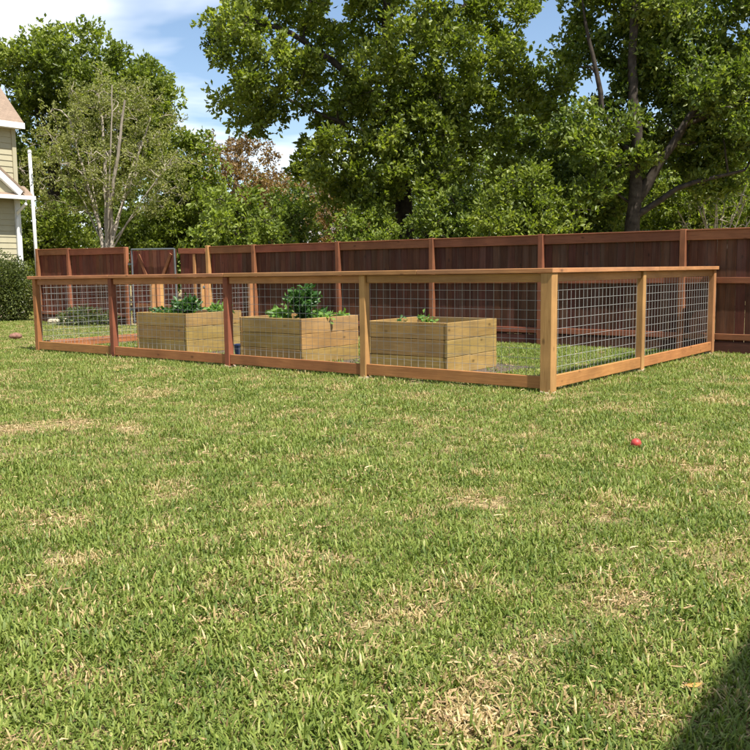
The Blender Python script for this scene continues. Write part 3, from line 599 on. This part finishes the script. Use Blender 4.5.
# oak on the right with leaning limbs
b = gbase(632, 21.5)
tree('oak_tree', 'dark oak with a forked leaning trunk on the right behind the tall fence', b,
     [(0, 0, -0.1), rel(b, 632, 222, 21.5), rel(b, 636, 150, 21.5), rel(b, 633, 60, 21.5), rel(b, 640, -30, 21.5)], 0.22,
     [(*rel(b, 695, 20, 22.6), 2.5, 2.0, 2.0, 1.5), (*rel(b, 622, 20, 22.4), 1.35, 1.6, 1.9, 0.9), (*rel(b, 720, 110, 21.5), 1.5, 2.0, 1.1, 0.6), (*rel(b, 600, 150, 21), 1.1, 1.2, 1.0, 0.45), (*rel(b, 650, -80, 22), 3.5, 2.5, 1.6, 0.5), (*rel(b, 690, 165, 22.5), 1.6, 1.4, 0.8, 0.4), (*rel(b, 820, 60, 22), 2.2, 2.0, 2.5, 0.5), (*rel(b, 660, 90, 22.3), 2.2, 1.0, 1.5, 0.6)],
     M['oak2'], M['bark'], 230, 0.46, 24, 13, 0.135,
     limbs=[([rel(b, 634, 205, 21.5), rel(b, 668, 150, 21.4), rel(b, 705, 92, 21.3), rel(b, 770, 55, 21.3)], 0.13), ([rel(b, 634, 160, 21.5), rel(b, 600, 110, 21.5), rel(b, 592, 55, 21.5), rel(b, 585, 20, 21.5)], 0.10), ([rel(b, 634, 217, 21.5), rel(b, 675, 190, 21.3), rel(b, 745, 170, 21.2)], 0.09),
            ([rel(b, 685, 125, 21.4), rel(b, 725, 108, 21.4), rel(b, 770, 95, 21.4)], 0.07)], seed=5, gaps=[(*rel(b, 545, 45, 22), 0.8), (*rel(b, 600, 95, 22), 0.5), (*rel(b, 606, 100, 20.8), 0.5), (*rel(b, 640, 150, 20.5), 0.6), (*rel(b, 665, 130, 20.4), 0.5), (*rel(b, 648, 20, 22), .35)])
# oak far left
b = gbase(52, 37)
tree('oak_tree', 'tall oak at the far left behind the pale stemmed tree', b,
     [(0, 0, -0.1), rel(b, 50, 235, 37), rel(b, 58, 170, 37), rel(b, 75, 100, 37), rel(b, 85, 60, 37)], 0.34,
     [(*rel(b, 70, 75, 37), 2.6, 2.4, 1.7, 1.2), (*rel(b, 120, 110, 37), 2.4, 2.2, 2.2, 1.2), (*rel(b, 12, 70, 37), 0.9, 1.2, 0.9, 0.35), (*rel(b, 60, 150, 37.5), 3.0, 2.2, 2.2, 0.9), (*rel(b, 150, 150, 37), 1.3, 1.4, 1.2, 0.5)],
     M['oak'], M['bark'], 140, 0.62, 24, 13, 0.185, limbs=[([rel(b, 60, 150, 37), rel(b, 30, 100, 37), rel(b, 8, 65, 37)], 0.12), ([rel(b, 62, 150, 37), rel(b, 100, 110, 37), rel(b, 125, 80, 37)], 0.14)], seed=8)
# pale multi-stemmed tree
b = gbase(106, 30)
stems = []
for a, bx, by, r_ in ((100, 70, 120, 0.095), (106, 98, 95, 0.108), (108, 125, 100, 0.108), (112, 150, 120, 0.088), (104, 55, 150, .05), (110, 140, 150, .05), (114, 178, 150, .05), (102, 85, 140, .05), (107, 112, 85, .06), (109, 165, 185, .04)):
    dy = random.uniform(-1, 1); stems.append(([(0, 0, 0.0), rel(b, a, 246, 30), rel(b, (a * .6 + bx * .4), 246 - (246 - by) * .45, 30 + dy * .5), rel(b, bx, by, 30 + dy)], r_))
tree('multi_stem_tree', 'sparse olive tree with many slender pale stems at the left behind the tall fence', b,
     [(0, 0, -0.1), (0.0, 0, 0.5), rel(b, 106, 243, 30), rel(b, 109, 190, 30)], 0.12,
     [(*rel(b, 110, 135, 30.8), 2.3, 1.2, 2.0, 1.0), (*rel(b, 108, 105, 30.4), 1.5, 1.0, 0.9, 0.5), (*rel(b, 85, 170, 30), 1.7, 1.2, 1.4, 0.6), (*rel(b, 150, 180, 30), 1.6, 1.2, 1.3, 0.5), (*rel(b, 45, 170, 29.5), 0.8, 1, 1.6, 0.3)],
     M['olive'], M['palebark'], 170, 0.40, 17, 7, 0.085, limbs=stems, seed=12, squash=1.0)
# the trees filling the gap beyond the fence
def fill(px, Y, ytop, halfw, mat, label, nm='leafy_tree', nclump=46, rc=0.6, leaf=0.15, tufts=24, per=11, seed=1, ybot=250, bark='bark'):
    b = gbase(px, Y); top = at_depth(px, ytop, Y).z; hw = halfw / FPX * Y; zc = top * 0.56; rz = top * 0.44
    tree(nm, label, b, [(0, 0, -0.1), (0.05, 0, top * 0.3), (-0.1, 0.05, top * 0.62), (0.05, 0, top * 0.85)], 0.07 + 0.018 * top,
         [(0, 0, zc, hw, hw * 0.8, rz, 1.0), (0, 0, top * 0.80, hw * .75, hw * .6, top * 0.17, .55), (hw * .5, 0, zc * 0.8, hw * .55, hw * .5, rz * .6, .3), (-hw * .5, 0, zc * 0.75, hw * .55, hw * .5, rz * .6, .3)], mat, M[bark], nclump, rc, tufts, per, leaf, seed=seed)
fill(192, 33, 128, 34, M['oak'], 'narrow green tree between the pale stemmed tree and the russet crown', seed=21, nclump=50)
fill(238, 44, 132, 58, M['russet'], 'tall russet brown tree far behind the fence left of the big oak', seed=22, nclump=95, rc=0.75, leaf=0.14, tufts=24, per=10, bark='palebark')
fill(238, 24.5, 190, 42, M['lime'], 'fresh green tree in front of the russet crown', seed=23, nclump=60)
fill(290, 33, 190, 30, M['oak2'], 'dark green tree under the left limbs of the big oak', seed=24, nclump=48)
fill(328, 36, 180, 40, M['russet'], 'small russet brown tree under the big oak', seed=25, nclump=55, rc=0.65, leaf=0.11, bark='palebark')
fill(165, 33.5, 205, 50, M['lime'], 'light green shrubby tree below the pale stemmed tree', seed=26, nclump=56, rc=.5)
fill(52, 34, 205, 42, M['oak'], 'green shrubby tree behind the left end of the tall fence', seed=27, nclump=44, rc=.5)
fill(365, 24, 205, 34, M['lime'], 'bright green shrubby tree left of the big oak trunk', seed=28, nclump=46, rc=.45, leaf=.12)
fill(455, 23, 188, 48, M['oak2'], 'deep green shrubby tree right of the big oak trunk', seed=29, nclump=66, rc=.48, leaf=.12)
fill(530, 20.5, 170, 48, M['oak'], 'bushy green tree left of the forked oak', seed=30, nclump=70, rc=.45, leaf=.115)
fill(585, 25, 130, 46, M['oak2'], 'dark green tree between the two oaks', seed=31, nclump=60)
fill(690, 30, 165, 58, M['oak'], 'green tree behind the leaning limbs of the forked oak', seed=32, nclump=64)
fill(745, 34, 98, 40, M['lime'], 'bright lime green tree at the far right edge', seed=33, nclump=60, rc=.7)
fill(425, 38, 130, 85, M['oak2'], 'broad dark tree far behind the big oak trunk', seed=34, nclump=75, rc=.95, leaf=.2)
fill(545, 40, 105, 70, M['oak2'], 'broad dark tree far behind between the oaks', seed=35, nclump=70, rc=.95, leaf=.2)
fill(660, 42, 120, 70, M['oak2'], 'broad dark tree far behind the forked oak', seed=36, nclump=64, rc=.95, leaf=.2)
fill(110, 46, 150, 90, M['oak2'], 'broad dark tree far behind the pale stemmed tree', seed=37, nclump=70, rc=1.0, leaf=.22)
fill(830, 27, 120, 70, M['oak'], 'green tree beyond the right end of the tall fence', seed=38, nclump=60)
fill(300, 52, 175, 80, M['oak2'], 'broad dark tree far behind the russet trees', seed=39, nclump=64, rc=1.1, leaf=.24)
fill(-30, 48, 120, 60, M['oak2'], 'broad dark tree far behind the cream house', seed=40, nclump=60, rc=1.1, leaf=.24)
# leafless pale thicket at the right
b = gbase(715, 24); stems = []
for k in range(9): q = rel(b, 680 + k * 10 + random.uniform(-6, 6), random.uniform(178, 212), 24 + random.uniform(-.6, .6)); stems.append(([(0, 0, 0), (q[0] * .35, q[1] * .4, q[2] * .6), q], 0.035))
tree('bare_shrub', 'nearly leafless pale twiggy shrub behind the fence at the right', b, [(0, 0, -0.1), (0, 0, 0.8), (0.1, 0, 1.6)], 0.06, [(0, 0, 2.6, 1.2, .7, .7, 1)], M['olive'], M['palebark'], 34, 0.4, 10, 1, 0.07, limbs=stems, seed=44)

# ================================================================== HEDGE AND LOW PLANTS AT THE LEFT
def shrub(name, label, base, ells, n, leaf, mat, cat='shrub', seed=1, group=None):
    global rng
    rng = np.random.default_rng(seed); e = empty(name, base); tag(e, label, cat, group); P = []; D = []
    wv = [c[3] * c[4] * c[5] for c in ells]; chains = []
    for c, q in zip(ells, wv):
        m = int(n * q / sum(wv)); d = unit(m); r = rng.random(m) ** 0.35; lob = 1 + 0.13 * np.sin(d[:, 0] * 7 + c[0] * 3) * np.sin(d[:, 2] * 6 + 1) + 0.1 * np.sin(d[:, 1] * 9)
        p = np.array(c[:3]) + d * (r * lob)[:, None] * np.array(c[3:6]); k = p[:, 2] > 0.02; P.append(p[k]); D.append((d + unit(m) * .9 + np.array([0, 0, .2]))[k])
        for _ in range(7): tp = np.array(c[:3]) + unit(1)[0] * np.array(c[3:6]) * .75; tp[2] = max(tp[2], .1); chains.append((np.array([[c[0] * .6, c[1] * .6, -0.02], [(c[0] * .6 + tp[0]) / 2, (c[1] * .6 + tp[1]) / 2, tp[2] * .5], tp]), [0.02, .014, .006]))
    P = np.concatenate(P); D = np.concatenate(D); n = len(P); chain_tubes(chains, M['bark'], e, 'stem')
    leaf_object('foliage', P, D, leaf * rng.uniform(.65, 1.3, n), leaf * rng.uniform(.45, .7, n), rng.random(n), mat, e); return e
shrub('hedge_shrub', 'rounded olive green shrub against the cream house at the left edge', PT(19.3, 4.9), [(0, 0, .85, .85, .8, 1.0), (.55, 0.1, .8, .5, .6, .85), (-.9, -.3, .8, .9, .8, .95), (-1.9, -.6, .75, .9, .8, .95)], 34000, 0.075, M['hedge'], seed=51)
shrub('low_plant', 'bright green strappy low plants at the foot of the left shrub', PT(19.3, 3.75), [(0, 0, .12, .5, .3, .28), (-.8, 0, .1, .5, .25, .25)], 900, 0.16, M['lime'], 'plant', seed=52)
shrub('low_plant', 'grey green low bush at the foot of the tall fence seen through the mesh', PT(15.2, 4.75), [(0, 0, .16, .55, .3, .3), (.7, .1, .1, .4, .25, .2)], 1500, 0.09, M['hedge'], 'plant', seed=53)

# ================================================================== CREAM HOUSE AT THE LEFT (local X = -s facing the yard, Y = t)
def siding_mat():
    m = plain('cream_siding', (0.40, 0.365, 0.245), 0.6, 0, 0.06, 3); return m
M['siding'] = siding_mat()
def shingle_mat(name, c):
    m, t, p, o = newmat(name); tcn = t.nodes.new('ShaderNodeTexCoord'); br = t.nodes.new('ShaderNodeTexBrick'); mpp = t.nodes.new('ShaderNodeMapping')
    mpp.inputs['Rotation'].default_value = (0, 0, R(90)); t.links.new(tcn.outputs['Object'], mpp.inputs[0]); t.links.new(mpp.outputs[0], br.inputs['Vector'])
    br.inputs['Scale'].default_value = 4; br.inputs['Color1'].default_value = (*c, 1); br.inputs['Color2'].default_value = (*[x * .75 for x in c], 1); br.inputs['Mortar'].default_value = (*[x * .5 for x in c], 1); br.inputs['Mortar Size'].default_value = 0.015
    g = noise(t, tcn.outputs['Object'], 40, 4); t.links.new(mix(t, 0.35, br.outputs[0], ramp(t, g, [(.3, tuple(x * .6 for x in c)), (.7, tuple(x * 1.3 for x in c))])), p.inputs['Base Color']); p.inputs['Roughness'].default_value = .95; bump(t, p, g, .5, .01); return m
M['shingle'] = shingle_mat('brown_shingles', (0.27, 0.195, 0.14)); M['greyroof'] = shingle_mat('grey_shingles', (0.26, 0.25, 0.25))
def lap_wall(L, z0, z1, axis='y', step=0.17):    # sawtooth clapboards in the plane X=0 facing +X, from y=-L to 0
    mb = MB(); z = z0
    while z < z1 - 0.01:
        zt = min(z + step, z1); mb.add([(0.022, -L, z), (0.022, 0, z), (0.004, 0, zt), (0.004, -L, zt), (0.0, -L, z), (0.0, 0, z)], [(0, 1, 2, 3), (4, 5, 1, 0)]); z += step
    return mb
Hc = PT(20.9, 6.7); h = empty('cream_house', Hc, ROT); tag(h, 'two storey house with cream siding and brown roof at the left edge', 'house')
LH = 12.0
mb = MB(); mb.box((-4.01, -LH / 2, 2.85), (7.98, LH, 5.9)); mb.build('wall', M['siding'], h)
lap_wall(LH - 0.0, 0.35, 3.5).build('siding', M['siding'], h); lap_wall(LH, 3.6, 5.62).build('siding', M['siding'], h)
mb = MB(); mb.box((0.01, -LH / 2, 0.15), (0.04, LH, 0.4)); mb.build('foundation', M['concrete'], h)
box('corner_board', (0.03, -0.08, 1.93), (0.07, 0.17, 3.15), M['white'], h); box('corner_board', (0.03, -0.08, 4.55), (0.05, 0.13, 2.1), M['siding'], h)
mb = MB()      # main roof, 12:12, ridge along Y
rp = [(0.32, 5.70), (-4.0, 10.02), (-8.32, 5.70), (-8.32, 5.58), (-4.0, 9.87), (0.32, 5.58)]
mb.prism([(x, 0.12, z) for x, z in rp], (0, -LH - 0.24, 0)); rf = mb.build('roof', M['shingle'], h)
mb = MB(); mb.prism([(0.02, 0.012, 5.7), (-4.0, 0.012, 9.75), (-8.02, 0.012, 5.7)], (0, -0.05, 0)); mb.build('gable', M['siding'], h)
box('fascia', (0.337, -LH / 2, 5.62), (0.03, LH + 0.24, 0.17), M['white'], rf); mb = MB(); mb.box((0.165, -LH / 2, 5.56), (0.30, LH + .2, 0.02)); mb.build('soffit', M['white'], rf)
# pent roof over the ground floor, gutter and pediment
mb = MB(); mb.prism([(0.50, 0.2, 3.58), (0.026, 0.2, 3.90), (0.026, 0.2, 3.52), (0.50, 0.2, 3.50)], (0, -LH - 0.2, 0)); pr = mb.build('pent_roof', M['shingle'], h)
box('gutter', (0.55, -LH / 2 + 0.1, 3.52), (0.1, LH + 0.2, 0.11), M['white'], pr)
def rake(a, b, w_):
    dx, dz = b[0] - a[0], b[1] - a[1]; L = math.hypot(dx, dz); return box('rake_board', (0.46, (a[0] + b[0]) / 2, (a[1] + b[1]) / 2), (0.12, L, w_), M['white'], pr, (math.atan2(dz, dx), 0, 0))
pyr, pw, ph_ = -0.2, 1.9, 1.55
rake((pyr - pw, 3.65 + ph_), (pyr, 3.65), 0.2); rake((pyr - 2 * pw, 3.65), (pyr - pw, 3.65 + ph_), 0.2)
mb = MB(); mb.prism([(0.38, pyr, 3.6), (0.38, pyr - pw, 3.6 + ph_), (0.38, pyr - 2 * pw, 3.6)], (-0.38, 0, 0)); mb.build('pediment', M['siding'], pr)
mb = MB()
for sg in (1, -1): mb.prism([(0.53, pyr - pw + sg * (pw + .1), 3.66), (0.53, pyr - pw, 3.78 + ph_), (0.53, pyr - pw, 3.86 + ph_), (0.53, pyr - pw + sg * (pw + .1), 3.74)], (-0.53, 0, 0))
mb.build('pediment_roof', M['shingle'], pr)
for y0, z0 in ((-3.0, 1.1), (-6.5, 1.1), (-3.2, 4.1), (-6.5, 4.1)):
    fw = box('window', (0.03, y0, z0 + 0.6), (0.06, 1.0, 1.3), M['white'], h); box('pane', (0.025, 0, 0), (0.02, 0.84, 1.14), M['glass'], fw)
mb = MB(); mb.tube([(0.56, -0.1, 3.46), (0.54, -0.1, 3.34), (0.12, -0.14, 3.1), (0.11, -0.14, 2.9), (0.11, -0.14, 0.1)], 0.045, 8); mb.build('downspout', M['white'], h)
# white pole behind the fence
pb = at_depth(36.5, 250, 28.5); mb = MB(); tp = at_depth(29.5, 152, 28.5)
wp = empty('white_pole', (pb.x, pb.y, 0)); tag(wp, 'slender white pole standing between the cream house and the tall fence', 'pole')
lean = (tp.x - pb.x) / (tp.z - pb.z)
mb.tube([(0 - lean * pb.z * 0, 0, -0.2), (lean * (tp.z - pb.z), 0, tp.z)], [0.06, 0.05], 10); mb.build('shaft', M['white'], wp, smooth=True)
mb = MB(); mb.tube([(lean * (tp.z - pb.z), 0, tp.z - 0.02), (lean * (tp.z - pb.z), 0, tp.z + 0.06)], [0.065, 0.045], 10); mb.build('finial', M['white'], wp)

# neighbour's house far behind the trees
nb = empty('grey_roofed_house', at_depth(325, 300, 47) * 1.0, R(12)); nb.location.z = 0; tag(nb, 'low house with a grey roof glimpsed between the trees behind the fence', 'house')
mb = MB(); mb.box((0, 4, 1.35), (11, 7.9, 2.8)); mb.build('wall', plain('pale_brick', (0.42, 0.36, 0.30), .9, 0, .2, 10), nb)
mb = MB(); mb.prism([(-6, -.5, 2.68), (-6, 4, 4.9), (-6, 8.5, 2.68), (-6, 4, 4.75)], (12, 0, 0)); rr_ = mb.build('roof', M['greyroof'], nb)
mb = MB(); mb.prism([(-5.4, 0.06, 2.72), (-5.4, 4, 4.72), (-5.4, 7.94, 2.72)], (10.8, 0, 0)); mb.build('gable', M['white'], nb)
for x in (-3.4, 0.3, 3.5): fw = box('window', (x, 0.03, 1.6), (1.3, 0.08, 1.3), M['white'], nb); box('pane', (0, -0.04, 0), (1.14, 0.02, 1.14), M['glass'], fw)

# ================================================================== THE HOUSE BESIDE THE PHOTOGRAPHER, whose eave shades the lower right corner
sa, sb = ground(750, 645), ground(678, 750); ed = (sa - sb).normalized(); HE = 5.4
off = SH * (HE / math.tan(SUN_EL)); e0 = sa + Vector((off.x, off.y, 0)); rot2 = math.atan2(ed.y, ed.x)      # local X runs along the eave, away from the camera; house lies to the right (-Y)
hh = empty('own_house', (e0.x, e0.y, 0), rot2); tag(hh, 'two storey house beside the photographer whose eave shades the lawn corner', 'house')
mb = MB(); mb.box((-6.0, -4.45, 2.6), (12.6, 8.0, 5.4)); mb.build('wall', M['siding'], hh)
mb = MB(); rp = [(-0.0, 5.34), (-0.0, 5.46), (-4.45, 8.4), (-8.9, 5.46), (-8.9, 5.34), (-4.45, 8.25)]
mb.prism([(0.8, y, z) for y, z in rp], (-13.6, 0, 0)); mb.build('roof', M['shingle'], hh)
